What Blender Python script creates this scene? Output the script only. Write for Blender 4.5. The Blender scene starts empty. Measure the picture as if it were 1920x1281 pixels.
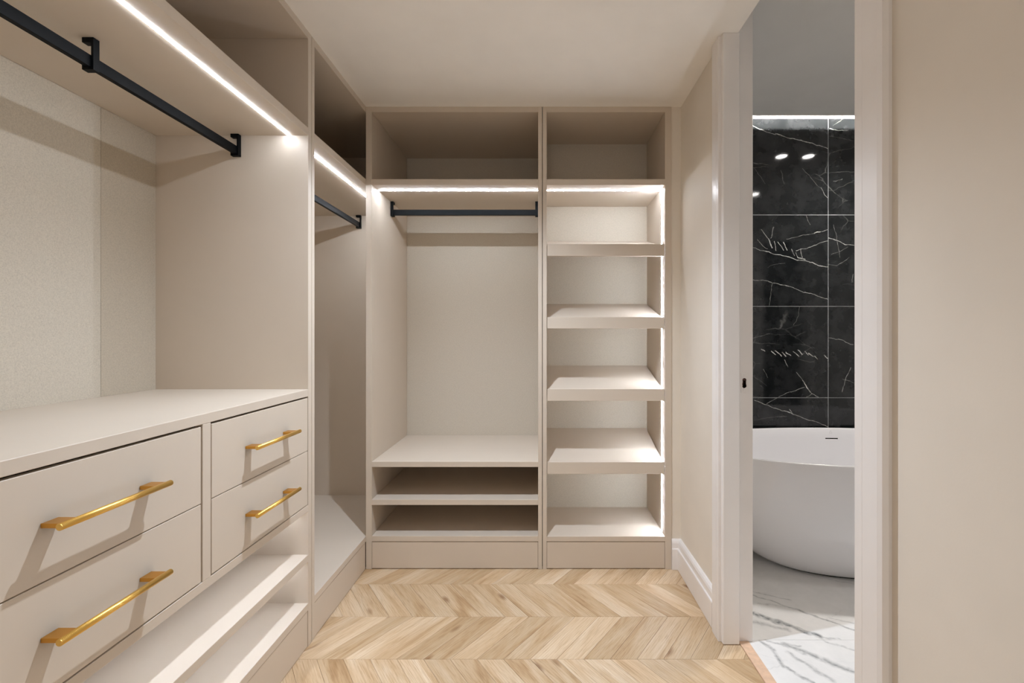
import bpy, bmesh, math, random
from mathutils import Vector

S = bpy.context.scene
C = S.collection
R = random.Random(7)

# ---------------------------------------------------------------- camera, world, exposure
F_PX = 820.0; VPX, VPY = 1013.0, 628.0; CAM_Z = 1.216
cam_d = bpy.data.cameras.new('camera'); cam = bpy.data.objects.new('camera', cam_d); C.objects.link(cam)
cam.location = (0, 0, CAM_Z); cam.rotation_euler = (math.pi/2, 0, 0)
cam_d.sensor_fit = 'HORIZONTAL'; cam_d.sensor_width = 36; cam_d.lens = F_PX/1920*36
cam_d.shift_x = -(VPX-960)/1920; cam_d.shift_y = -(640.5-VPY)/1920
cam_d.clip_start = 0.02; cam_d.clip_end = 50
S.camera = cam
w = bpy.data.worlds.new('world'); S.world = w; w.use_nodes = True
w.node_tree.nodes['Background'].inputs[0].default_value = (1, .95, .88, 1)
w.node_tree.nodes['Background'].inputs[1].default_value = 0.03
S.view_settings.view_transform = 'Standard'; S.view_settings.look = 'None'
S.view_settings.gamma = 1; S.view_settings.use_curve_mapping = False
S.view_settings.exposure = 0.13
S.cycles.max_bounces = 10; S.cycles.diffuse_bounces = 8; S.cycles.glossy_bounces = 4
S.cycles.caustics_reflective = False; S.cycles.caustics_refractive = False
S.cycles.sample_clamp_indirect = 4
LED_COL = (.935, 1.0, 1.11)
DL_COL = (.90, 1.0, 1.14)
BATH_COL = (1.0, 0.96, 0.92)
E_STRIP = 124.0       # radiance of the wardrobe light strips
E_CUBBY = 31.0
E_SIDE = 152.0
E_COVE = 1100.0
E_LENS = 60.0
P_DOWN = 108.0        # watts of one dressing room downlight
P_BATH = 7.0
P_FILL = 7.0         # added fill light in the unseen doorway behind the camera

# ---------------------------------------------------------------- materials
def lin(c):
    return tuple((x/255/12.92 if x/255 <= .04045 else ((x/255+.055)/1.055)**2.4) for x in c) + (1,)
class NT:
    def __init__(s, name):
        s.m = bpy.data.materials.new(name); s.m.use_nodes = True
        s.t = s.m.node_tree; s.b = s.t.nodes['Principled BSDF']
    def n(s, typ, **kw):
        o = s.t.nodes.new(typ)
        for k, v in kw.items():
            if k.startswith('i_'):
                key = k[2:]; key = int(key) if key.isdigit() else key.replace('_', ' ')
                if hasattr(v, 'is_linked') or isinstance(v, bpy.types.NodeSocket): s.t.links.new(v, o.inputs[key])
                else: o.inputs[key].default_value = v
            else: setattr(o, k, v)
        return o
    def l(s, a, b): s.t.links.new(a, b)
    def math(s, op, a, b=None, clamp=False):
        o = s.t.nodes.new('ShaderNodeMath'); o.operation = op; o.use_clamp = clamp
        for i, v in enumerate((a, b)):
            if v is None: continue
            if isinstance(v, (int, float)): o.inputs[i].default_value = v
            else: s.l(v, o.inputs[i])
        return o.outputs[0]
    def mix(s, f, a, b, mode='MIX'):
        o = s.t.nodes.new('ShaderNodeMix'); o.data_type = 'RGBA'; o.blend_type = mode
        for i, v in ((0, f), (6, a), (7, b)):
            if isinstance(v, (int, float, tuple)): o.inputs[i].default_value = v
            else: s.l(v, o.inputs[i])
        return o.outputs[2]
    def ramp(s, f, stops):
        o = s.t.nodes.new('ShaderNodeValToRGB'); s.l(f, o.inputs[0])
        e = o.color_ramp.elements
        while len(e) < len(stops): e.new(.5)
        for q, (p, c) in zip(e, stops):
            q.position = p; q.color = c if len(c) == 4 else tuple(c)+(1,)
        return o.outputs[0]
    def bump(s, h, strength, dist):
        o = s.t.nodes.new('ShaderNodeBump'); o.inputs['Strength'].default_value = strength
        o.inputs['Distance'].default_value = dist; s.l(h, o.inputs['Height']); s.l(o.outputs[0], s.b.inputs['Normal'])
    def pos(s): return s.t.nodes.new('ShaderNodeNewGeometry').outputs['Position']

def plain(name, col, rough=.5, metal=0, spec=.5, var=.02, scale=6, bumpd=0, bscale=300):
    k = NT(name); c = lin(col)
    nz = k.n('ShaderNodeTexNoise', i_Vector=k.pos(), i_Scale=float(scale), i_Detail=3.0)
    f = k.ramp(nz.outputs[0], [(.3, tuple(x*(1-var) for x in c[:3])), (.7, tuple(min(1, x*(1+var)) for x in c[:3]))])
    k.l(f, k.b.inputs['Base Color'])
    k.b.inputs['Roughness'].default_value = rough; k.b.inputs['Metallic'].default_value = metal
    k.b.inputs['Specular IOR Level'].default_value = spec
    if bumpd:
        n2 = k.n('ShaderNodeTexNoise', i_Vector=k.pos(), i_Scale=float(bscale), i_Detail=2.0)
        k.bump(n2.outputs[0], .4, bumpd)
    return k.m

M = {}
M['laminate'] = plain('greige_laminate', (207, 195, 180), .42, var=.012, bumpd=.0001, bscale=900, spec=.35)
M['paint'] = plain('cream_wall_paint', (229, 221, 209), .6, bumpd=.0002, bscale=220, spec=.25)
M['ceiling'] = plain('white_ceiling_paint', (246, 243, 238), .8, spec=.2)
M['trim'] = plain('white_satin_trim_paint', (238, 234, 231), .3, bumpd=.0001, bscale=60, spec=.45)
M['bathpaint'] = plain('grey_bathroom_paint', (222, 221, 219), .75, spec=.2)
M['black'] = plain('black_powder_coat', (5, 8, 11), .5, spec=.12, bumpd=.00005, bscale=1200)
M['dark'] = plain('void_shade', (5, 4, 3), .9, spec=.05)  # near-black that paints in the shade of gaps and openings
M['acrylic'] = plain('white_acrylic', (222, 221, 223), .12, spec=.5, var=.004)
M['grout'] = plain('pale_grout', (176, 178, 178), .8)
M['subfloor'] = plain('dark_subfloor', (92, 66, 42), .9)
M['rust'] = plain('rusty_latch_hole', (58, 26, 12), .7, var=.3, scale=400)
M['threshold'] = plain('pinkish_beech_threshold', (222, 188, 160), .5, var=.08, scale=60)
M['chrome'] = plain('satin_steel', (190, 188, 184), .25, metal=1)

def emission(name, col, strength):
    k = NT(name); k.b.inputs['Base Color'].default_value = (.9, .9, .9, 1)
    k.b.inputs['Emission Color'].default_value = tuple(col)+(1,)
    k.b.inputs['Emission Strength'].default_value = strength
    return k.m
M['led'] = emission('light_strip_diffuser', LED_COL, E_STRIP)
M['led_cubby'] = emission('light_strip_diffuser_low', LED_COL, E_CUBBY)
M['led_near'] = emission('light_strip_diffuser_left', LED_COL, E_STRIP*.48)
M['led_top'] = emission('light_strip_diffuser_shelves', LED_COL, E_STRIP*.66)
M['led_side'] = emission('light_strip_diffuser_upright', LED_COL, E_SIDE)
M['cove'] = emission('cove_light_diffuser', (1, .98, .95), E_COVE)
M['lamp'] = emission('downlight_lens', DL_COL, 30)
M['lamp_bath'] = emission('bath_downlight_lens', BATH_COL, E_LENS)

def fabric(name, col):
    k = NT(name); c = lin(col); p = k.pos()
    n1 = k.n('ShaderNodeTexNoise', i_Vector=p, i_Scale=330.0, i_Detail=2.0)
    mp = k.n('ShaderNodeMapping', i_Vector=p); mp.inputs['Scale'].default_value = (1, 1, .25)
    n2 = k.n('ShaderNodeTexNoise', i_Vector=mp.outputs[0], i_Scale=600.0, i_Detail=1.0)
    mp3 = k.n('ShaderNodeMapping', i_Vector=p); mp3.inputs['Scale'].default_value = (.25, .25, 1)
    n3 = k.n('ShaderNodeTexNoise', i_Vector=mp3.outputs[0], i_Scale=600.0, i_Detail=1.0)
    h = k.math('ADD', k.math('MULTIPLY', n1.outputs[0], .5), k.math('MULTIPLY', k.math('ADD', n2.outputs[0], n3.outputs[0]), .25))
    cc = k.ramp(h, [(.36, tuple(x*.87 for x in c[:3])), (.5, c), (.64, tuple(min(1, x*1.09) for x in c[:3]))])
    k.l(cc, k.b.inputs['Base Color']); k.b.inputs['Roughness'].default_value = .85
    k.b.inputs['Specular IOR Level'].default_value = .2
    k.bump(h, .5, .0006)
    return k.m
M['linen'] = fabric('linen_texture_panel', (203, 195, 181))
M['linen_pale'] = fabric('linen_texture_panel_pale', (209, 202, 188))
M['linen_deep'] = fabric('linen_texture_panel_deep', (197, 188, 172))

# brushed, knurled brass
k = NT('knurled_brass'); p = k.pos()
k.b.inputs['Base Color'].default_value = lin((238, 196, 108)); k.b.inputs['Metallic'].default_value = 1
k.b.inputs['Roughness'].default_value = .34
wv = k.n('ShaderNodeTexWave', i_Vector=p, i_Scale=260.0, bands_direction='DIAGONAL'); k.bump(wv.outputs[1], .35, .0004)
M['brass'] = k.m
k = NT('brushed_brass'); k.b.inputs['Base Color'].default_value = lin((214, 158, 74)); k.b.inputs['Metallic'].default_value = 1
nz = k.n('ShaderNodeTexNoise', i_Vector=k.pos(), i_Scale=500.0); k.bump(nz.outputs[0], .2, .0001)
k.b.inputs['Roughness'].default_value = .36
M['brass_foot'] = k.m

# oak plank: u along the grain, v across, floor(v) = plank number
k = NT('pale_oak_plank')
uv = k.n('ShaderNodeUVMap', uv_map='grain').outputs[0]
sep = k.n('ShaderNodeSeparateXYZ', i_0=uv)
pid = k.math('FLOOR', sep.outputs[1])
wn = k.n('ShaderNodeTexWhiteNoise', noise_dimensions='1D', i_W=pid)
wn2 = k.n('ShaderNodeTexWhiteNoise', noise_dimensions='1D', i_W=k.math('ADD', pid, 91.5))
off = k.math('MULTIPLY', wn.outputs[0], 40.0)
cmb = k.n('ShaderNodeCombineXYZ', i_0=k.math('ADD', sep.outputs[0], off), i_1=sep.outputs[1], i_2=off).outputs[0]
mp = k.n('ShaderNodeMapping', i_Vector=cmb); mp.inputs['Scale'].default_value = (2.4, 17, 1)
broad = k.n('ShaderNodeTexNoise', i_Vector=mp.outputs[0], i_Scale=1.0, i_Detail=4.0, i_Roughness=.6, i_Distortion=.8).outputs[0]
mp2 = k.n('ShaderNodeMapping', i_Vector=cmb); mp2.inputs['Scale'].default_value = (14, 330, 1)
fine = k.n('ShaderNodeTexNoise', i_Vector=mp2.outputs[0], i_Scale=1.0, i_Detail=3.0, i_Roughness=.6).outputs[0]
mpr = k.n('ShaderNodeMapping', i_Vector=cmb); mpr.inputs['Scale'].default_value = (3.0, 22, 1)
ring = k.n('ShaderNodeTexWave', i_Vector=mpr.outputs[0], wave_type='BANDS', bands_direction='Y', i_Scale=1.6, i_Distortion=5.0, i_Detail=2.0).outputs[1]
col = k.ramp(broad, [(.25, lin((182, 148, 108))), (.42, lin((212, 184, 148))), (.58, lin((224, 201, 170))), (.78, lin((234, 217, 193)))])
tone = k.ramp(wn2.outputs[0], [(0, (.70, .65, .57)), (.5, (.86, .845, .825)), (1, (1.02, 1.03, 1.05))])
col = k.mix(1.0, col, tone, 'MULTIPLY')
col = k.mix(k.math('MULTIPLY', ring, .16), col, lin((182, 146, 106)))
streak = k.ramp(fine, [(.32, (.70, .62, .53)), (.52, (1, 1, 1))])
col = k.mix(.7, col, streak, 'MULTIPLY')
mpk = k.n('ShaderNodeMapping', i_Vector=cmb); mpk.inputs['Scale'].default_value = (6.5, 16, 1)
vor = k.n('ShaderNodeTexVoronoi', i_Vector=mpk.outputs[0], i_Scale=1.0, i_Randomness=1.0)
kn = k.ramp(k.math('ADD', vor.outputs['Distance'], k.math('MULTIPLY', fine, .08)), [(.11, (1, 1, 1)), (.30, (0, 0, 0))])
gate = k.math('GREATER_THAN', k.n('ShaderNodeTexWhiteNoise', noise_dimensions='3D', i_Vector=vor.outputs['Position']).outputs[0], .8)
col = k.mix(k.math('MULTIPLY', k.math('MULTIPLY', kn, gate), .7), col, lin((120, 78, 40)))
k.l(col, k.b.inputs['Base Color']); k.b.inputs['Roughness'].default_value = .48; k.b.inputs['Specular IOR Level'].default_value = .4
k.bump(fine, .15, .0003)
M['oak'] = k.m

def veined(name, base, cloud, vein, segs, warp=.006, extra=None, rough=.06):
    """marble with veins: SEGS = [(ax, ay, bx, by, halfwidth, strength)] in the plane picked by EXTRA ('XZ' or 'XY')"""
    k = NT(name); p = k.pos()
    nz = k.n('ShaderNodeTexNoise', i_Vector=p, i_Scale=22.0, i_Detail=4.0)
    d = k.n('ShaderNodeVectorMath', operation='SUBTRACT'); k.l(nz.outputs[1], d.inputs[0]); d.inputs[1].default_value = (.5, .5, .5)
    sc = k.n('ShaderNodeVectorMath', operation='SCALE'); k.l(d.outputs[0], sc.inputs[0]); sc.inputs['Scale'].default_value = warp*4
    ad = k.n('ShaderNodeVectorMath', operation='ADD'); k.l(p, ad.inputs[0]); k.l(sc.outputs[0], ad.inputs[1])
    fl = k.n('ShaderNodeVectorMath', operation='MULTIPLY'); k.l(ad.outputs[0], fl.inputs[0])
    fl.inputs[1].default_value = (1, 0, 1) if extra == 'XZ' else (1, 1, 0)
    P = fl.outputs[0]; acc = None
    V = (lambda x, y: Vector((x, 0, y))) if extra == 'XZ' else (lambda x, y: Vector((x, y, 0)))
    for ax, ay, bx, by, hw, st in segs:
        A, B = V(ax, ay), V(bx, by); D = B-A
        s1 = k.n('ShaderNodeVectorMath', operation='SUBTRACT'); k.l(P, s1.inputs[0]); s1.inputs[1].default_value = A
        dt = k.n('ShaderNodeVectorMath', operation='DOT_PRODUCT'); k.l(s1.outputs[0], dt.inputs[0]); dt.inputs[1].default_value = D/max(D.length_squared, 1e-9)
        h = k.math('ADD', dt.outputs['Value'], 0.0, clamp=True)
        v = k.n('ShaderNodeVectorMath', operation='SCALE'); v.inputs[0].default_value = D; k.l(h, v.inputs['Scale'])
        s2 = k.n('ShaderNodeVectorMath', operation='DISTANCE'); k.l(s1.outputs[0], s2.inputs[0]); k.l(v.outputs[0], s2.inputs[1])
        m = k.math('SUBTRACT', st*1.15, k.math('MULTIPLY', s2.outputs['Value'], st/hw), clamp=True)
        acc = m if acc is None else k.math('MAXIMUM', acc, m)
    # generic hairline veins
    mp = k.n('ShaderNodeMapping', i_Vector=ad.outputs[0])
    mp.inputs['Rotation'].default_value = (.3, .6, .5); mp.inputs['Scale'].default_value = (1.6, 1.6, 4.0) if extra == 'XZ' else (1.2, 4.0, 1)
    vo = k.n('ShaderNodeTexVoronoi', feature='DISTANCE_TO_EDGE', i_Vector=mp.outputs[0], i_Scale=1.7)
    hair = k.ramp(vo.outputs[0], [(0, (1, 1, 1)), (.012, (0, 0, 0))])
    gt = k.n('ShaderNodeTexNoise', i_Vector=p, i_Scale=3.0, i_Detail=2.0)
    gg = k.ramp(gt.outputs[0], [(.5, (0, 0, 0)), (.7, (1, 1, 1))])
    hair = k.math('MULTIPLY', k.math('MULTIPLY', hair, gg), .28)
    acc = hair if acc is None else k.math('MAXIMUM', acc, hair)
    # break the veins up along their length
    br = k.n('ShaderNodeTexNoise', i_Vector=p, i_Scale=45.0, i_Detail=2.0)
    acc = k.math('MULTIPLY', acc, k.ramp(br.outputs[0], [(.3, (.35, .35, .35)), (.6, (1, 1, 1))]))
    cl = k.n('ShaderNodeTexNoise', i_Vector=p, i_Scale=9.0, i_Detail=6.0, i_Roughness=.65)
    body = k.ramp(cl.outputs[0], [(.32, base), (.72, cloud)])
    k.l(k.mix(acc, body, vein), k.b.inputs['Base Color'])
    k.b.inputs['Roughness'].default_value = rough
    return k.m

# ---------------------------------------------------------------- geometry helpers
def link(name, bm, mat, parent=None, origin=(0, 0, 0), smooth=False):
    """BM is in world coordinates; the object's own origin is put at ORIGIN"""
    me = bpy.data.meshes.new(name); o0 = Vector(origin)
    bmesh.ops.translate(bm, verts=bm.verts, vec=-o0)
    bmesh.ops.recalc_face_normals(bm, faces=bm.faces)
    bm.to_mesh(me); bm.free()
    for m in (mat if isinstance(mat, (list, tuple)) else [mat]): me.materials.append(m)
    if smooth:
        for f in me.polygons: f.use_smooth = True
    o = bpy.data.objects.new(name, me); C.objects.link(o)
    if parent is not None:
        o.parent = parent; pw = Vector((0, 0, 0)); q = parent
        while q is not None: pw += Vector(q['org']); q = None
        o.location = o0 - pw
    else: o.location = o0
    o['org'] = tuple(o0)
    return o
def bbox(bm, x0, x1, y0, y1, z0, z1, bev=0, mi=0):
    vs = [bm.verts.new((x, y, z)) for x in (x0, x1) for y in (y0, y1) for z in (z0, z1)]
    fs = [bm.faces.new([vs[i] for i in q]) for q in ((0,1,3,2),(4,6,7,5),(0,4,5,1),(2,3,7,6),(0,2,6,4),(1,5,7,3))]
    for f in fs: f.material_index = mi
    if bev:
        es = list({e for f in fs for e in f.edges})
        r = bmesh.ops.bevel(bm, geom=es, offset=bev, segments=1, affect='EDGES')
        for f in r['faces']: f.material_index = mi
def box(name, mat, parent, x0, x1, y0, y1, z0, z1, bev=.0008):
    bm = bmesh.new(); bbox(bm, x0, x1, y0, y1, z0, z1, bev)
    return link(name, bm, mat, parent, ((x0+x1)/2, (y0+y1)/2, (z0+z1)/2))
def boxes(name, mat, parent, bl, bev=0, origin=(0, 0, 0)):
    bm = bmesh.new()
    for b in bl: bbox(bm, *b, bev)
    return link(name, bm, mat, parent, origin)
def prism(bm, poly, axis, a, b):
    """extrude a 2-D polygon from A to B along AXIS ('x','y','z')"""
    def P(u, v, t): return {'x': (t, u, v), 'y': (u, t, v), 'z': (u, v, t)}[axis]
    r0 = [bm.verts.new(P(u, v, a)) for u, v in poly]; r1 = [bm.verts.new(P(u, v, b)) for u, v in poly]
    bm.faces.new(r0); bm.faces.new(r1[::-1])
    for i in range(len(poly)):
        j = (i+1) % len(poly); bm.faces.new((r0[i], r1[i], r1[j], r0[j]))
def cyl(bm, p0, p1, r, n=20, r2=None, cap=True, mi=0):
    p0, p1 = Vector(p0), Vector(p1); d = (p1-p0).normalized()
    u = d.orthogonal().normalized(); v = d.cross(u); rr = (r, r if r2 is None else r2)
    rings = [[bm.verts.new(p + (u*math.cos(a)+v*math.sin(a))*q) for a in [2*math.pi*i/n for i in range(n)]] for p, q in ((p0, rr[0]), (p1, rr[1]))]
    fs = [bm.faces.new((rings[0][i], rings[0][(i+1) % n], rings[1][(i+1) % n], rings[1][i])) for i in range(n)]
    for f in fs: f.smooth = True
    if cap: fs += [bm.faces.new(rings[0][::-1]), bm.faces.new(rings[1])]
    for f in fs: f.material_index = mi
def thing(name, label, cat, loc, group=None):
    o = bpy.data.objects.new(name, None); C.objects.link(o); o.location = loc; o['org'] = tuple(loc)
    o.empty_display_size = .1
    o['label'] = label; o['category'] = cat
    if group: o['group'] = group
    return o
def struct(o): o['kind'] = 'structure'; return o

# ---------------------------------------------------------------- main dimensions (metres; camera at x=0,y=0)
XL = -.9045; XLB = -1.499           # front and back of the left run
YB = 2.268; YBB = 2.867             # front and back of the end run
CEIL = 2.40; BCEIL = 2.609
XR = .731; XRB = .842               # dressing side and bathroom side of the right wall
D0, D1 = .980, 1.733                # door opening along y
Y0 = -1.35                          # wall behind the camera
LMAT = M['laminate']

# ---------------------------------------------------------------- shell of the dressing room
bm = bmesh.new(); bbox(bm, XLB-.02, .785, Y0, YBB+.005, -.06, -.0125)
floor = struct(link('floor', bm, M['subfloor']))
struct(boxes('wall_left', M['paint'], None, [(XLB-.12, XLB-.016, Y0, YBB+.006, 0, CEIL), (XLB-.016, XL, .50, .598, 0, CEIL)]))
struct(boxes('wall_back', M['paint'], None, [(XLB-.12, .842, YBB+.006, YBB+.10, 0, 2.70), (.6815, XR, YB+.006, YB+.05, 0, CEIL)]))
struct(boxes('wall_front', M['paint'], None, [(XLB-.12, -.62, Y0-.1, Y0, 0, CEIL), (.42, XRB, Y0-.1, Y0, 0, CEIL), (-.62, .42, Y0-.1, Y0, 2.12, CEIL)]))
struct(boxes('door_2', M['trim'], None, [(-.62, -.59, Y0-.1, Y0+.015, 0, 2.12), (.39, .42, Y0-.1, Y0+.015, 0, 2.12), (-.59, .39, Y0-.1, Y0+.015, 2.09, 2.12)], .002))  # unseen doorway, added as the opening for the fill light
dl = bpy.data.lights.new('doorway_fill', 'AREA'); dl.shape = 'RECTANGLE'; dl.size = .96; dl.size_y = 2.05; dl.energy = P_FILL; dl.color = (.97, .98, 1.0)  # fill light added out of view to brighten the ceiling
do = bpy.data.objects.new('doorway_fill', dl); C.objects.link(do); do.location = (-.1, Y0-.12, 1.05); do.rotation_euler = (math.pi/2, 0, 0)
struct(boxes('wall_right', M['paint'], None, [
    (XR, XRB-.004, Y0, D0-.022, 0, CEIL), (XR, XRB-.004, D1+.022, YBB+.006, 0, CEIL),
    (.776, XRB-.004, Y0, D0-.022, CEIL, 2.69), (.776, XRB-.004, D1+.022, YBB+.006, CEIL, 2.69)]))
struct(boxes('ceiling', M['ceiling'], None, [(XLB-.12, .776, Y0-.1, YBB+.006, CEIL, 2.55)]))

# skirting with a stepped profile
prof = [(0, 0), (.020, 0), (.020, .004), (.023, .005), (.023, .106), (.0215, .110), (.0165, .112), (.0165, .138), (.013, .148), (.006, .155), (0, .156)]
bm = bmesh.new(); prism(bm, [(XR-d, z) for d, z in prof], 'y', D1+.0735, YB+.006); struct(link('baseboard_right', bm, M['trim']))
bm = bmesh.new(); prism(bm, [(YB+.006-d*.8, z) for d, z in prof], 'x', .6815, XR-.001); struct(link('baseboard_back', bm, M['trim']))
bm = bmesh.new(); prism(bm, [(XR-d, z) for d, z in prof], 'y', Y0, D0-.076); struct(link('baseboard_front', bm, M['trim']))

# door frame: lining, stop and casing on both jambs, all up to the ceiling
frame = struct(boxes('door_1', M['trim'], None, [
    (XR-.026, .776, D1-.001, D1+.022, 0, CEIL), (.776, XRB, D1-.001, D1+.022, 0, BCEIL),
    (XR-.026, .776, D0-.022, D0, 0, CEIL), (.776, XRB, D0-.022, D0, 0, BCEIL)], .0012))
frame['org'] = (0, 0, 0)
boxes('door_stop', M['trim'], frame, [(.7155, .781, D1-.021, D1-.001, .002, CEIL)], .0025)
boxes('door_stop', M['trim'], frame, [(.7155, .781, D0, D0+.018, .002, CEIL)], .0025)
def casing(y0, y1, s):   # s = +1: thick edge towards the opening
    bm = bmesh.new()
    a, b = (y0, y1) if s > 0 else (y1, y0); t = 1 if b > a else -1
    poly = [(XR, a), (XR-.026, a), (XR-.026, b-.012*t), (XR-.0225, b-.002*t), (XR-.010, b), (XR-.010, b-.004*t), (XR, b-.004*t)]
    prism(bm, poly, 'z', 0, CEIL-.0005)
    return link('casing', bm, M['trim'], frame)
casing(D1+.022, D1+.073, 1)
casing(D0-.0755, D0-.022, -1)
# casing on the bathroom side
boxes('casing', M['trim'], frame, [(XRB, XRB+.016, D0-.075, D0-.006, 0, BCEIL)], .002)
# strike plate with its rusty latch hole, on the far jamb
sy = D1-.001; sx, sz = .8075, 1.026
bm = bmesh.new(); bbox(bm, sx-.013, sx+.016, sy-.0015, sy, sz-.040, sz+.040, .0012)
plate = link('strike_plate', bm, M['trim'], frame, (sx, sy, sz))
bm = bmesh.new()
for (dx, dz, r) in ((.000, .011, .0078), (0, .003, .0072), (-.0006, -.005, .0078), (.0008, -.012, .0078), (-.001, -.0135, .0072)):
    cyl(bm, (sx+dx, sy-.0021, sz+dz), (sx+dx, sy-.0012, sz+dz), r, 14)
h = link('latch_hole', bm, M['rust'], frame, (sx, sy, sz)); h['label'] = 'rust brown latch hole'
for dz in (.029, -.027):
    bm = bmesh.new(); cyl(bm, (sx+.001, sy-.0026, sz+dz), (sx+.001, sy-.0010, sz+dz), .0062, 16, .0062)
    cyl(bm, (sx+.001, sy-.0031, sz+dz), (sx+.001, sy-.0025, sz+dz), .0028, 10)
    link('screw', bm, M['trim'], frame, (sx, sy, sz))

# threshold strip
box('threshold_strip', M['threshold'], None, .785, .825, D0, D1-.001, -.004, .0035, .0015)
th = bpy.data.objects['threshold_strip']; th['label'] = 'pinkish beech threshold strip between the oak planks and the marble floor'; th['category'] = 'threshold'

# ---------------------------------------------------------------- chevron oak floor
def clip(poly, rect):
    x0, x1, y0, y1 = rect
    for ax, lim, sg in ((0, x0, 1), (0, x1, -1), (1, y0, 1), (1, y1, -1)):
        out = []
        for i in range(len(poly)):
            a, b = poly[i], poly[(i+1) % len(poly)]
            da, db = (a[ax]-lim)*sg, (b[ax]-lim)*sg
            if da >= 0: out.append(a)
            if (da > 0 > db) or (da < 0 < db):
                t = da/(da-db); out.append((a[0]+(b[0]-a[0])*t, a[1]+(b[1]-a[1])*t))
        poly = out
        if len(poly) < 3: return []
    return poly
def area(p): return abs(sum(p[i][0]*p[(i+1) % len(p)][1]-p[(i+1) % len(p)][0]*p[i][1] for i in range(len(p))))/2
ROWH = .2469; DX = .188; PITCH = .1; YR = 1.639
plank_no = 0
def add_plank(bm, poly, dirv, cen, no):
    n = len(poly); cx = sum(p[0] for p in poly)/n; cy = sum(p[1] for p in poly)/n
    if sum(poly[i][0]*poly[(i+1) % n][1]-poly[(i+1) % n][0]*poly[i][1] for i in range(n)) < 0: poly = poly[::-1]
    def inset(d):
        res = []
        for i in range(n):
            p0, p1, p2 = Vector(poly[i-1]), Vector(poly[i]), Vector(poly[(i+1) % n])
            e1, e2 = (p1-p0), (p2-p1)
            if e1.length < 1e-6 or e2.length < 1e-6: res.append(p1); continue
            e1.normalize(); e2.normalize(); n1, n2 = Vector((-e1.y, e1.x)), Vector((-e2.y, e2.x))
            q = n1+n2; den = q.dot(n1)
            res.append(p1 + q*(d/den if den > .2 else d))
        return res
    o1, o2 = inset(.0003), inset(.0010)
    B = [bm.verts.new((p.x, p.y, -.012)) for p in o1]; T = [bm.verts.new((p.x, p.y, -.0007)) for p in o1]; U = [bm.verts.new((p.x, p.y, 0)) for p in o2]
    fs = [bm.faces.new(U)]
    for i in range(n):
        j = (i+1) % n
        fs += [bm.faces.new((B[i], B[j], T[j], T[i])), bm.faces.new((T[i], T[j], U[j], U[i]))]
    lay = bm.loops.layers.uv.get('grain') or bm.loops.layers.uv.new('grain')
    d = Vector(dirv).normalized(); q = Vector((-d.y, d.x))
    for f in fs:
        for lp in f.loops:
            r = Vector((lp.vert.co.x-cen[0], lp.vert.co.y-cen[1]))
            lp[lay].uv = (r.dot(d), no+.5+r.dot(q))
rows = range(-13, 3)
rest = bmesh.new()
for r in rows:
    ya, yb = YR+ROWH*r, YR+ROWH*(r+1)
    sgn = 1 if r % 2 == 0 else -1
    for i in range(-18, 16):
        xa = (-.538 if sgn > 0 else -.350) + PITCH*i
        poly = [(xa, ya), (xa+PITCH, ya), (xa+PITCH+sgn*DX, yb), (xa+sgn*DX, yb)]
        cen = (xa+PITCH/2+sgn*DX/2, (ya+yb)/2)
        x_left = XL-.02 if ya > .45 else XLB-.015
        far = ya > .85
        poly = clip(poly, (x_left, .7845 if (ya < D1 and yb > D0) else XR+.004, Y0+.002, YB+.03))
        if len(poly) < 3 or area(poly) < 2e-4: continue
        plank_no += 1
        if far:
            bm = bmesh.new(); add_plank(bm, poly, (sgn*DX, ROWH), cen, plank_no)
            link('plank', bm, M['oak'], floor, (cen[0], cen[1], 0))
        else: add_plank(rest, poly, (sgn*DX, ROWH), cen, plank_no)
o = link('plank', rest, M['oak'], floor); o['kind'] = 'stuff'; o['label'] = 'oak planks on the floor behind the camera'

# ---------------------------------------------------------------- bathroom behind the doorway
def wx(px): return (px-VPX)*2.87/F_PX
def wz(py): return CAM_Z-(py-VPY)*2.87/F_PX
VE = []
def vein(ox, oy, sc, pts, hw=.0016, st=.8):
    q = [(wx(ox+x/sc), wz(oy+y/sc)) for x, y in pts]
    for a, b in zip(q, q[1:]): VE.append((a[0], a[1], b[0], b[1], hw, st))
Z1 = (1400, 190, 8.727)
vein(*Z1, [(-100, 330), (110, 405), (250, 470), (480, 545)], .0022, .9); vein(*Z1, [(480, 530), (560, 560), (720, 605)], .0024, 1)
vein(*Z1, [(720, 600), (940, 650), (1150, 715), (1335, 770)], .0022, .9); vein(*Z1, [(1360, 447), (1560, 475), (1650, 480)], .002, .7)
Z7 = (1320, 0, 2.0)
vein(*Z7, [(185, 625), (205, 650), (230, 690)], .0012, .3); vein(*Z7, [(290, 640), (300, 690)], .0012, .35)
vein(*Z7, [(370, 630), (410, 680), (440, 710)], .0012, .3); vein(*Z7, [(436, 705), (465, 745)], .002, .6)
vein(*Z7, [(440, 680), (495, 725)], .001, .25); vein(*Z7, [(484, 680), (520, 672)], .0015, .4); vein(*Z7, [(262, 850), (250, 885)], .001, .3)
A = (1400, 380, 5.823)
vein(*A, [(20, 470), (75, 490), (180, 525)], .0016, .6); vein(*A, [(180, 525), (300, 560), (440, 590), (530, 620), (640, 632), (780, 685), (885, 708)], .0024, .95)
vein(*A, [(40, 842), (80, 845), (180, 852), (320, 880)], .0018, .6); vein(*A, [(320, 880), (480, 915), (575, 955), (700, 995), (885, 1057)], .002, .75)
vein(*A, [(430, 395), (520, 385), (640, 350), (740, 330)], .0014, .5); vein(*A, [(740, 330), (800, 318)], .0032, 1); vein(*A, [(800, 318), (885, 290)], .0018, .6)
vein(*A, [(540, 530), (590, 512), (680, 490), (780, 445), (885, 412)], .0018, .75)
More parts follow.
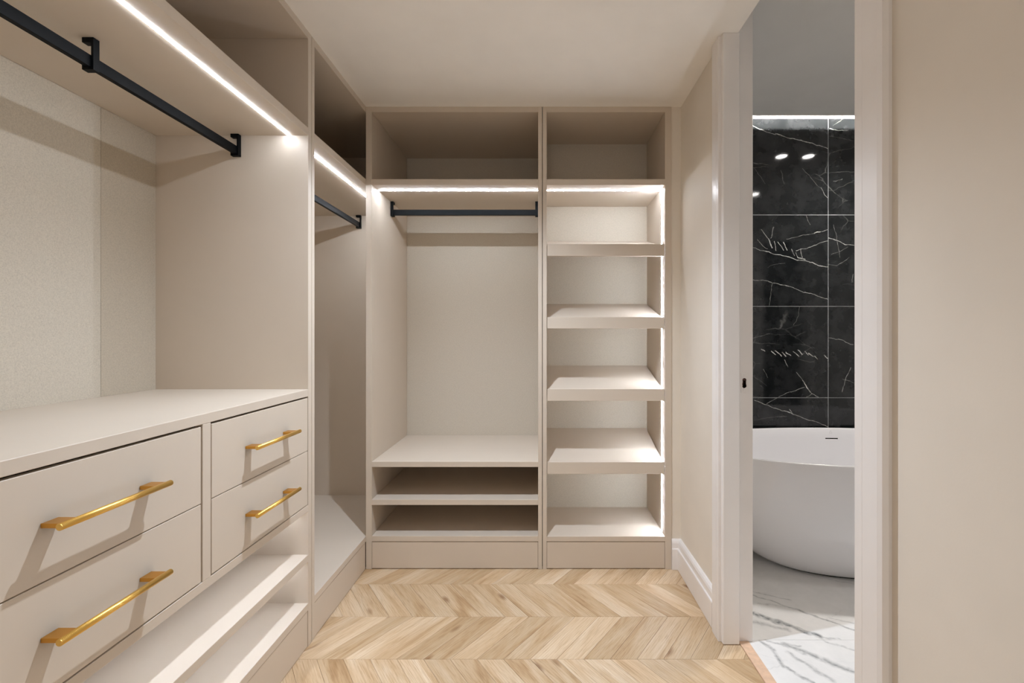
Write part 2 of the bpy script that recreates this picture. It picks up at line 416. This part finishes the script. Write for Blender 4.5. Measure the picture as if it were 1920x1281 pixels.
vein(*A, [(160, 300), (245, 405)], .0018, .6); vein(*A, [(240, 400), (275, 495)], .0032, .95); vein(*A, [(300, 265), (262, 390)], .0014, .5)
vein(*A, [(115, 400), (180, 475), (230, 505)], .0014, .5)
for s_ in ([(345, 430), (405, 515)], [(400, 430), (440, 515)], [(300, 420), (318, 520)], [(490, 510), (515, 580)], [(590, 510), (607, 600)], [(535, 550), (560, 600), (640, 620)]):
    vein(*A, s_, .0024, .8)
vein(*A, [(640, 140), (692, 245)], .0012, .45); vein(*A, [(230, 710), (300, 680), (420, 655)], .001, .3)
vein(*A, [(280, 880), (262, 1000), (245, 1125)], .0014, .45)
vein(*A, [(893, 380), (1000, 415), (1095, 460)], .0024, .9); vein(*A, [(1095, 458), (1190, 464)], .0016, .6)
vein(*A, [(940, 240), (985, 380), (1020, 600)], .0012, .4); vein(*A, [(893, 685), (980, 690), (1050, 650), (1120, 600)], .0014, .45)
vein(*A, [(1165, 780), (1150, 870)], .0016, .5); vein(*A, [(920, 560), (1020, 535), (1110, 490)], .001, .35)
B = (1400, 570, 5.336)
vein(*B, [(530, 30), (515, 120), (470, 220)], .0012, .4); vein(*B, [(60, 345), (150, 318), (230, 300)], .001, .4)
for s_ in ([(150, 455), (180, 475)], [(245, 470), (285, 510)], [(290, 465), (350, 522)], [(350, 478), (395, 522)], [(395, 485), (440, 518)], [(465, 475), (520, 520)],
           [(515, 465), (560, 498)], [(580, 480), (615, 515)], [(620, 500), (670, 525)], [(680, 520), (705, 552)], [(775, 515), (805, 545)]):
    vein(*B, s_, .0030, .95)
vein(*B, [(385, 560), (415, 635)], .0020, .7); vein(*B, [(165, 650), (210, 740)], .0014, .5)
vein(*B, [(500, 690), (560, 760)], .0018, .6); vein(*B, [(560, 760), (600, 830), (640, 880)], .0032, .95); vein(*B, [(640, 880), (715, 940)], .0018, .6)
vein(*B, [(200, 1000), (270, 965), (320, 930), (440, 880), (580, 835)], .0018, .65); vein(*B, [(600, 930), (660, 895)], .0018, .5)
vein(*B, [(80, 965), (170, 1000), (300, 1045), (440, 1090), (540, 1130), (700, 1185), (810, 1222)], .0020, .75)
vein(*B, [(430, 1060), (450, 1090)], .002, .7); vein(*B, [(80, 1170), (270, 1130), (400, 1120)], .001, .3)
vein(*B, [(822, 335), (940, 360), (1000, 385), (1065, 405)], .0018, .65); vein(*B, [(1040, 640), (990, 750), (960, 880)], .0018, .6)
vein(*B, [(960, 750), (1070, 790)], .0012, .4)

TB, TC, TV = lin((15, 18, 19)), lin((44, 45, 46)), lin((214, 214, 208))
M['tile'] = veined('black_marble_tile', TB, TC, TV, [], extra='XZ')
bath_wall = struct(boxes('wall_back_bathroom', M['grout'], None, [(.843, 3.32, YBB+.0042, YBB+.10, -.01, 2.6365)]))
bath_wall['org'] = (0, 0, 0)
struct(boxes('trim_1', M['bathpaint'], None, [(.843, 3.32, YBB+.006, YBB+.10, 2.637, 2.80)]))
G = .0016
xj = [.843, 1.29, 1.89, 2.49, 3.09, 3.32]; zj = [-.005, .203, .803, 1.403, 2.0035, 2.6365]
for i in range(5):
    for j in range(5):
        x0, x1, z0, z1 = xj[i], xj[i+1], zj[j], zj[j+1]
        segs = [s_ for s_ in VE if x0 <= (s_[0]+s_[2])/2 < x1 and z0 <= (s_[1]+s_[3])/2 < z1]
        mt = veined('black_marble_tile', TB, TC, TV, segs, extra='XZ') if segs else M['tile']
        box('tile', mt, bath_wall, x0+G, x1-G, YBB+.003, YBB+.0098, z0+G, z1-G, .0006)

FB = [(1412,1150,1470,1170,.012,.65),(1470,1170,1540,1195,.010,.7),(1540,1195,1575,1199,.006,.4),
      (1400,1112,1500,1145,.005,.35),(1500,1145,1603,1183,.006,.5),(1400,1106,1480,1125,.004,.25),
      (1420,1133,1480,1138,.004,.2),(1560,1160,1603,1170,.004,.25),(1427,1203,1450,1220,.006,.45),(1450,1220,1470,1250,.008,.55),(1470,1250,1540,1290,.006,.5),
      (1470,1208,1530,1232,.010,.5),(1530,1232,1603,1262,.012,.5),(1480,1225,1560,1275,.008,.4),(1440,1203,1500,1212,.006,.35),
      (1413,1166,1480,1182,.012,.35),(1520,1080,1603,1096,.004,.2),(1545,1202,1603,1220,.005,.3)]
def fw(px, py):
    y = CAM_Z*F_PX/(py-VPY); return ((px-VPX)*y/F_PX, y)
fs_ = []
for a, b, c, d, hw, st in FB:
    p_, q_ = fw(a, b), fw(c, d); fs_.append((p_[0], p_[1], q_[0], q_[1], hw*1.5, min(1, st*1.35)))
M['marble'] = veined('white_marble_floor_tile', lin((232, 232, 231)), lin((243, 242, 241)), lin((120, 124, 126)), fs_, warp=.010, extra='XY', rough=.16)
bath_floor = struct(boxes('floor_bathroom', M['grout'], None, [(.825, 3.32, .80, YBB+.003, -.06, -.0105), (.7855, .825, D0, D1, -.06, -.0105)]))
bath_floor['org'] = (0, 0, 0)
for x0, x1 in ((.8255, 2.04), (2.04, 3.24)):
    for y0, y1 in ((.80, 1.143), (1.143, 1.743), (1.743, 2.343), (2.343, 2.869)):
        box('tile', M['marble'], bath_floor, x0+.0006, x1-.0006, y0+.0006, y1-.0006, -.0105, 0, .0005)
struct(boxes('ceiling_bathroom', M['bathpaint'], None, [(.776, 3.32, .80, 2.78, BCEIL, 2.70), (.776, 3.32, .80, YBB+.1, 2.79, 2.85)]))
struct(boxes('wall_right_bathroom', M['bathpaint'], None, [(3.24, 3.32, .80, 2.869, 0, BCEIL)]))
# near wall of the bathroom with a dark opening (seen mirrored in the tiles)
struct(boxes('wall_front_bathroom', M['bathpaint'], None, [
    (XRB, 2.47, .80, .90, 0, BCEIL), (2.96, 3.24, .80, .90, 0, BCEIL), (2.47, 2.96, .80, .90, 2.27, BCEIL)]))
struct(boxes('shade_backing', M['dark'], None, [(2.40, 3.03, .70, .76, 0, 2.35)]))  # near-black sheet, stands in for the unlit space behind the opening
box('cove_light_strip', M['cove'], None, .86, 3.22, 2.716, 2.724, 2.785, 2.7895, 0)
o = bpy.data.objects['cove_light_strip']; o['label'] = 'white light strip hidden in the ceiling gap above the black tiles'; o['category'] = 'light strip'

# bathtub
TC_X, TC_Y, TA, TBY, TZ = 1.74, 2.408, .88, .432, .615
tub = thing('bathtub', 'white oval freestanding bathtub in front of the black marble tiles', 'bathtub', (TC_X, TC_Y, 0))
def ring(bm, sa, sb, z, n=96, e=2.25):
    vs = []
    for i in range(n):
        t = 2*math.pi*i/n; c, s_ = math.cos(t), math.sin(t)
        vs.append(bm.verts.new((TC_X+sa*math.copysign(abs(c)**(2/e), c), TC_Y+sb*math.copysign(abs(s_)**(2/e), s_), z)))
    return vs
def loft(bm, rings, cap0=False, cap1=False):
    for a, b in zip(rings, rings[1:]):
        for i in range(len(a)): bm.faces.new((a[i], a[(i+1) % len(a)], b[(i+1) % len(a)], b[i]))
    if cap0: bm.faces.new(rings[0][::-1])
    if cap1: bm.faces.new(rings[-1])
bm = bmesh.new()
po = [(.008, .575), (.014, .60), (.03, .645), (.06, .70), (.10, .755), (.15, .81), (.21, .858), (.28, .900), (.36, .936), (.44, .962), (.52, .982), (.59, .996), (.606, .999)]
rs = [ring(bm, TA*s_, TBY*s_, z) for z, s_ in po]
rs += [ring(bm, TA-.001, TBY-.001, .611), ring(bm, TA-.004, TBY-.004, .6145), ring(bm, TA-.012, TBY-.012, .615), ring(bm, TA-.016, TBY-.016, .6135), ring(bm, TA-.019, TBY-.019, .608)]
for z, d in ((.56, .030), (.48, .05), (.40, .072), (.32, .10), (.25, .14), (.20, .19), (.175, .24)):
    rs.append(ring(bm, TA-d*1.35, TBY-d, z))
rs.append(ring(bm, TA*.30, TBY*.25, .168))
loft(bm, rs, True, True)
link('shell', bm, M['acrylic'], tub, (TC_X, TC_Y, 0), smooth=True)
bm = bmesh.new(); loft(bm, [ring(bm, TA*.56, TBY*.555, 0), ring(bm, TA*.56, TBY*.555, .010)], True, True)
link('foot_ring', bm, M['dark'], tub, (TC_X, TC_Y, 0))  # recessed base, coloured near-black for the shade under the tub
def inner_y(x, z):       # y of the inner far wall at (x, z)
    tbl = [(.608, .019), (.56, .030), (.48, .05), (.40, .072)]
    for (za, da), (zb, db) in zip(tbl, tbl[1:]):
        if zb <= z <= za: d = da+(db-da)*(za-z)/(za-zb); break
    a, b = TA-(d*1.35 if d > .02 else d), TBY-d
    return TC_Y + b*max(0, 1-abs((x-TC_X)/a)**2.25)**(1/2.25)
ox, oz = 1.868, .551
bm = bmesh.new(); n = 8
for i in range(n):
    xa, xb = ox-.039+.078*i/n, ox-.039+.078*(i+1)/n
    ya, yb = inner_y(xa, oz), inner_y(xb, oz)
    vs = [bm.verts.new(v) for v in ((xa, ya-.0012, oz-.0032), (xb, yb-.0012, oz-.0032), (xb, yb-.0002, oz+.0032), (xa, ya-.0002, oz+.0032))]
    bm.faces.new(vs); ws = [bm.verts.new(v.co+Vector((0, .004, 0))) for v in vs]
    bm.faces.new(ws[::-1])
    for q in range(4): bm.faces.new((vs[q], ws[q], ws[(q+1) % 4], vs[(q+1) % 4]))
h = link('overflow_slot', bm, M['dark'], tub, (TC_X, TC_Y, 0)); h['label'] = 'thin black overflow slot'
bm = bmesh.new()
mz = .592
for (xa, za, xb, zb) in ((-.009, -.008, 0, .008), (.009, -.008, 0, .008), (-.009, -.008, .009, -.008)):
    d = Vector((xb-xa, 0, zb-za)).normalized()*.0009; pz = Vector((-d.z, 0, d.x))
    q = []
    for (xx, zz, sg) in ((xa, za, 1), (xb, zb, 1), (xb, zb, -1), (xa, za, -1)):
        X_, Z_ = ox+xx+pz.x*sg, mz+zz+pz.z*sg; q.append((X_, inner_y(X_, Z_)-.0006, Z_))
    a_ = [bm.verts.new(v) for v in q]; b_ = [bm.verts.new((v[0], v[1]+.003, v[2])) for v in q]
    bm.faces.new(a_); bm.faces.new(b_[::-1])
    for i in range(4): bm.faces.new((a_[i], b_[i], b_[(i+1) % 4], a_[(i+1) % 4]))
link('emblem', bm, plain('pale_grey_print', (196, 194, 196), .5), tub, (TC_X, TC_Y, 0))
bm = bmesh.new(); cyl(bm, (TC_X, TC_Y, .1685), (TC_X, TC_Y, .174), .032, 24)
link('drain', bm, M['chrome'], tub, (TC_X, TC_Y, 0))

# ---------------------------------------------------------------- downlights
def downlight(x, y, z, r, lens, power, col, label, cat, group=None, size=2.1, blend=1.0, rad=.014, area=False):
    t = thing('ceiling_downlight', label, cat, (x, y, z), group)
    bm = bmesh.new(); n = 28; R1, R2 = r+.012, r
    for (ra, za, rb, zb) in ((R1, z, R1, z-.003), (R1, z-.003, R2, z-.004), (R2, z-.004, R2-.004, z)):
        pa = [bm.verts.new((x+ra*math.cos(2*math.pi*i/n), y+ra*math.sin(2*math.pi*i/n), za)) for i in range(n)]
        pb = [bm.verts.new((x+rb*math.cos(2*math.pi*i/n), y+rb*math.sin(2*math.pi*i/n), zb)) for i in range(n)]
        for i in range(n): bm.faces.new((pa[i], pa[(i+1) % n], pb[(i+1) % n], pb[i]))
    link('trim_ring', bm, M['trim'], t, (x, y, z))
    bm = bmesh.new(); cyl(bm, (x, y, z-.0022), (x, y, z), r-.003, 28)
    link('lens', bm, lens, t, (x, y, z))
    if area:
        ld = bpy.data.lights.new('disc_beam', 'AREA'); ld.shape = 'DISK'; ld.size = 2*(r-.004); ld.spread = size; ld.energy = power; ld.color = col
    else:
        ld = bpy.data.lights.new('spot_beam', 'SPOT'); ld.energy = power; ld.color = col; ld.spot_size = size; ld.spot_blend = blend
        ld.shadow_soft_size = rad
    lo = bpy.data.objects.new('spot_beam', ld); C.objects.link(lo); lo.parent = t; lo.location = (0, 0, -.0045 if area else -.016)
    return t
for (x, y, lb) in ((-.25, 1.46, 'recessed downlight over the middle of the dressing room floor, nearest the shelves'),
                   (-.25, .05, 'recessed downlight directly above the camera position'),
                   (-.25, -.95, 'recessed downlight nearest the entrance wall')):
    downlight(x, y, CEIL, .04, M['lamp'], P_DOWN if y > 1 else P_DOWN*.02, DL_COL, lb, 'downlight', 'dressing room downlights')
for (x, y, lb) in ((1.88, 2.33, 'bathroom downlight over the middle of the bathtub, left of its pair'),
                   (2.09, 2.33, 'bathroom downlight over the bathtub, right of its pair'),
                   (2.12, 1.41, 'bathroom downlight alone over the open marble floor')):
    downlight(x, y, BCEIL, .040, M['lamp_bath'], P_BATH*(1.1 if y > 2 else .28), BATH_COL, lb, 'downlight', 'bathroom downlights', size=2.3, area=True)

# ---------------------------------------------------------------- wardrobes
def bracket(parent, axis, at, cx, cz_top, z0, z1, wd=.016):
    """C-shaped rail bracket; profile runs from the front arm (towards the room) back around the rail"""
    # local profile: (s, z) with s measured backwards from the front of the arm
    T = .006
    pts = [(0, cz_top), (.030, cz_top), (.030, cz_top-.013), (T, cz_top-.013), (T, z0), (T+.019, z0), (T+.019, z0+.010), (T+.024, z0+.010), (T+.024, z0-.006), (0, z0-.006)]
    bm = bmesh.new()
    if axis == 'y': prism(bm, [(cx-s_, z) for s_, z in pts], 'y', at-wd/2, at+wd/2)
    else: prism(bm, [(cx+s_, z) for s_, z in pts], 'x', at-wd/2, at+wd/2)
    return link('bracket', bm, M['black'], parent, (cx, at, z0) if axis == 'y' else (at, cx, z0))
RZ0, RZ1 = 1.915, 1.947
SH0, SH1 = 1.993, 2.024     # the upper shelf

# --- left run, drawer wardrobe
YA0, YA1 = .603, 1.729
t = thing('wardrobe', 'greige open wardrobe on the left with four brass handled drawers under a wide worktop', 'wardrobe', (XL, (YA0+YA1)/2, 0))
XI = XLB                     # back panel plane
box('side_panel', LMAT, t, XI-.012, XL, YA0, YA0+.024, 0, CEIL)
box('side_panel', LMAT, t, XI-.012, XL, YA1-.024, YA1, 0, CEIL)
box('top_board', LMAT, t, XI, XL, YA0+.024, YA1-.024, 2.371, CEIL)
box('shelf', LMAT, t, XI, XL, YA0+.024, YA1-.024, SH0, SH1)
box('back_panel', LMAT, t, XI-.012, XI, YA0+.024, YA1-.024, SH1, 2.371)
b1 = box('back_panel', M['linen_pale'], t, XI-.012, XI, YA0+.024, 1.4915, 1.0, SH0, .0005); b1['label'] = 'paler linen textured back panel'
box('back_panel', M['linen_deep'], t, XI-.012, XI, 1.4925, YA1-.024, 1.0, SH0, .0005)
box('worktop', LMAT, t, XI, XL, YA0+.024, YA1-.024, .976, 1.004, .0012)
box('divider', LMAT, t, XI+.02, XL, 1.1717, 1.2011, .553, .9755)
box('bottom_rail', LMAT, t, XI, XL, YA0+.024, YA1-.024, .528, .553)
box('shelf', LMAT, t, XI, XL, YA0+.024, YA1-.024, .331, .359)
box('shelf', LMAT, t, XI, XL, YA0+.024, YA1-.024, .142, .170)
box('back_panel', LMAT, t, XI-.012, XI, YA0+.024, YA1-.024, .10, .976)
box('plinth', LMAT, t, XL-.020, XL-.002, YA0+.025, YA1-.026, .002, .1395)
def handle(parent, yc, zc):
    bm = bmesh.new(); L2 = .1195; bx_ = XL+.040; r = .0066
    for s_ in (-1, 1):
        y0 = yc+s_*(L2-.0065) ; y1 = y0-s_*.030
        ya, yb = min(y0, y1), max(y0, y1)
        # foot: plate against the drawer front, running out under the bar
        bbox(bm, XL-.0005, bx_-.001, ya, yb, zc-.0045, zc+.0040, .0006, 1)
    cyl(bm, (bx_, yc-L2+.001, zc), (bx_, yc+L2-.001, zc), r, 24)
    for s_ in (-1, 1): cyl(bm, (bx_, yc+s_*(L2-.001), zc), (bx_, yc+s_*L2, zc), r, 24, r-.001)
    o = link('handle', bm, [M['brass'], M['brass_foot']], parent, (XL, yc, zc)); o['label'] = 'brass bar handle'
    return o
for (ya, yb) in ((.6305, 1.1665), (1.2045, 1.7005)):
    for (za, zb) in ((.7660, .9700), (.5565, .7635)):
        bm = bmesh.new()
        bbox(bm, XL-.019, XL-.0003, ya, yb, za, zb, .0008)
        bbox(bm, XI+.05, XL-.019, ya+.02, yb-.02, za+.02, zb-.03)
        d = link('drawer', bm, LMAT, t, (XL, (ya+yb)/2, (za+zb)/2))
        handle(d, .9045 if yb < 1.2 else 1.4545, (za+zb)/2+.002)
# near-black sheet behind the drawer fronts, paints shade into the gaps
for ya, yb in ((YA0+.0245, 1.1715), (1.2015, YA1-.0245)):
    q = box('gap_shade', M['dark'], t, XL-.024, XL-.0195, ya, yb, .5535, .9755, 0)
box('light_strip', M['led_near'], t, XL-.0755, XL-.0695, YA0+.03, YA1-.0245, SH0-.0022, SH0, 0)
for zt in (.528, .331): box('light_strip', M['led_cubby'], t, XL-.0755, XL-.0695, YA0+.03, YA1-.0245, zt-.0022, zt, 0)
rail = box('hanging_rail', M['black'], t, -1.1875, -1.1725, YA0+.026, YA1-.026, RZ0, RZ1, .0012); rail['label'] = 'black hanging rail'
for yy in (YA0+.034, 1.149, YA1-.033): bracket(rail, 'y', yy, -1.166, SH0, RZ0, RZ1)

# --- left run, corner wardrobe
YC0, YC1 = 1.7325, YBB
t = thing('wardrobe', 'greige corner wardrobe with a dark top compartment, between the drawer wardrobe and the end wall', 'wardrobe', (XL, (YC0+YC1)/2, 0))
box('side_panel', LMAT, t, XI-.012, XL, YC0, YC0+.020, 0, CEIL)
box('side_panel', LMAT, t, XI-.012, XL-.001, YC1-.012, YC1, 0, CEIL)
box('top_board', LMAT, t, XI, XL-.0005, YC0+.020, YC1-.012, 2.371, CEIL)
box('shelf', LMAT, t, XI, XL-.0005, YC0+.020, YC1-.012, SH0, SH1)
box('shelf', LMAT, t, XI, XL-.0005, YC0+.020, YC1-.012, .142, .170)
box('back_panel', M['linen'], t, XI-.012, XI, YC0+.020, YC1-.012, .1, 2.371)
box('plinth', LMAT, t, XL-.020, XL-.002, YC0+.021, YB-.002, .002, .1395)
box('light_strip', M['led'], t, XL-.0755, XL-.0695, YC0+.0205, YC1-.015, SH0-.0022, SH0, 0)
rail = box('hanging_rail', M['black'], t, -1.1875, -1.1725, YC0+.022, YC1-.014, RZ0, RZ1, .0012); rail['label'] = 'black hanging rail'
for yy in (YC0+.030, YC1-.022): bracket(rail, 'y', yy, -1.166, SH0, RZ0, RZ1)

# --- end run, hanging wardrobe
X0, X1 = XL, .0095
t = thing('wardrobe', 'greige wardrobe on the far wall with hanging rail, seat shelf and two dark low compartments', 'wardrobe', ((X0+X1)/2, YB, 0))
xi0, xi1 = -.874, -.0110
box('side_panel', LMAT, t, X0, xi0, YB, YBB, 0, CEIL)
box('side_panel', LMAT, t, xi1, X1, YB, YBB, 0, CEIL)
box('top_board', LMAT, t, xi0, xi1, YB, YBB, 2.372, CEIL)
box('shelf', LMAT, t, xi0, xi1, YB, YBB, SH0, SH1)
box('seat_shelf', LMAT, t, xi0, xi1, YB, YBB, .530, .558)
box('shelf', LMAT, t, xi0, xi1, YB, YBB, .333, .361)
box('shelf', LMAT, t, xi0, xi1, YB, YBB, .144, .172)
box('back_panel', M['linen'], t, xi0, xi1, YBB, YBB+.0055, .10, 2.39)
box('plinth', LMAT, t, xi0+.001, xi1-.001, YB+.002, YB+.018, .004, .1405)
box('light_strip', M['led'], t, xi0+.004, xi1-.002, YB+.0805, YB+.0865, SH0-.0022, SH0, 0)
rail = box('hanging_rail', M['black'], t, xi0+.002, xi1-.002, 2.552, 2.567, RZ0, RZ1, .0012); rail['label'] = 'black hanging rail'
for xx in (xi0+.010, xi1-.010): bracket(rail, 'x', xx, 2.546, SH0, RZ0, RZ1)

# --- end run, shelf unit
X0, X1 = .0125, .6805; xi0, xi1 = .0335, .647; BK = 2.652
t = thing('shelving_unit', 'greige shelving unit with four sloping lipped shelves and a bright vertical light strip', 'shelving', ((X0+X1)/2, YB, 0))
box('side_panel', LMAT, t, X0, xi0, YB, YBB, 0, CEIL)
box('side_panel', LMAT, t, xi1, X1, YB, YBB, 0, CEIL)
box('top_board', LMAT, t, xi0, xi1, YB, BK, 2.372, CEIL)
box('shelf', LMAT, t, xi0, xi1, YB, BK, SH0, SH1)
box('shelf', LMAT, t, xi0, xi1, YB, BK, .144, .170)
box('back_panel', M['linen'], t, xi0, xi1, BK, BK+.012, .10, 2.39)
box('plinth', LMAT, t, xi0+.001, xi1-.001, YB+.002, YB+.018, .004, .1405)
for (zt, zb) in ((1.6876, 1.625), (1.308, 1.2485), (.9345, .8735), (.5555, .4945)):
    bm = bmesh.new(); ZR = .097; a = YB+.018
    prism(bm, [(a, zt-.006), (BK-.001, zt-.002+ZR), (BK-.001, zt-.020+ZR), (a, zt-.024)], 'x', xi0+.0015, xi1-.0055)
    sh = link('sloping_shelf', bm, LMAT, t, ((xi0+xi1)/2, YB, zt))
    box('shelf_lip', LMAT, sh, xi0+.003, xi1-.0035, YB-.001, YB+.018, zb, zt)
box('light_strip', M['led_top'], t, xi0+.001, xi1-.004, YB+.0805, YB+.0865, SH0-.0022, SH0, 0)
box('light_strip', M['led_side'], t, xi1-.0018, xi1, YB+.0565, YB+.0625, .172, SH0-.001, 0)
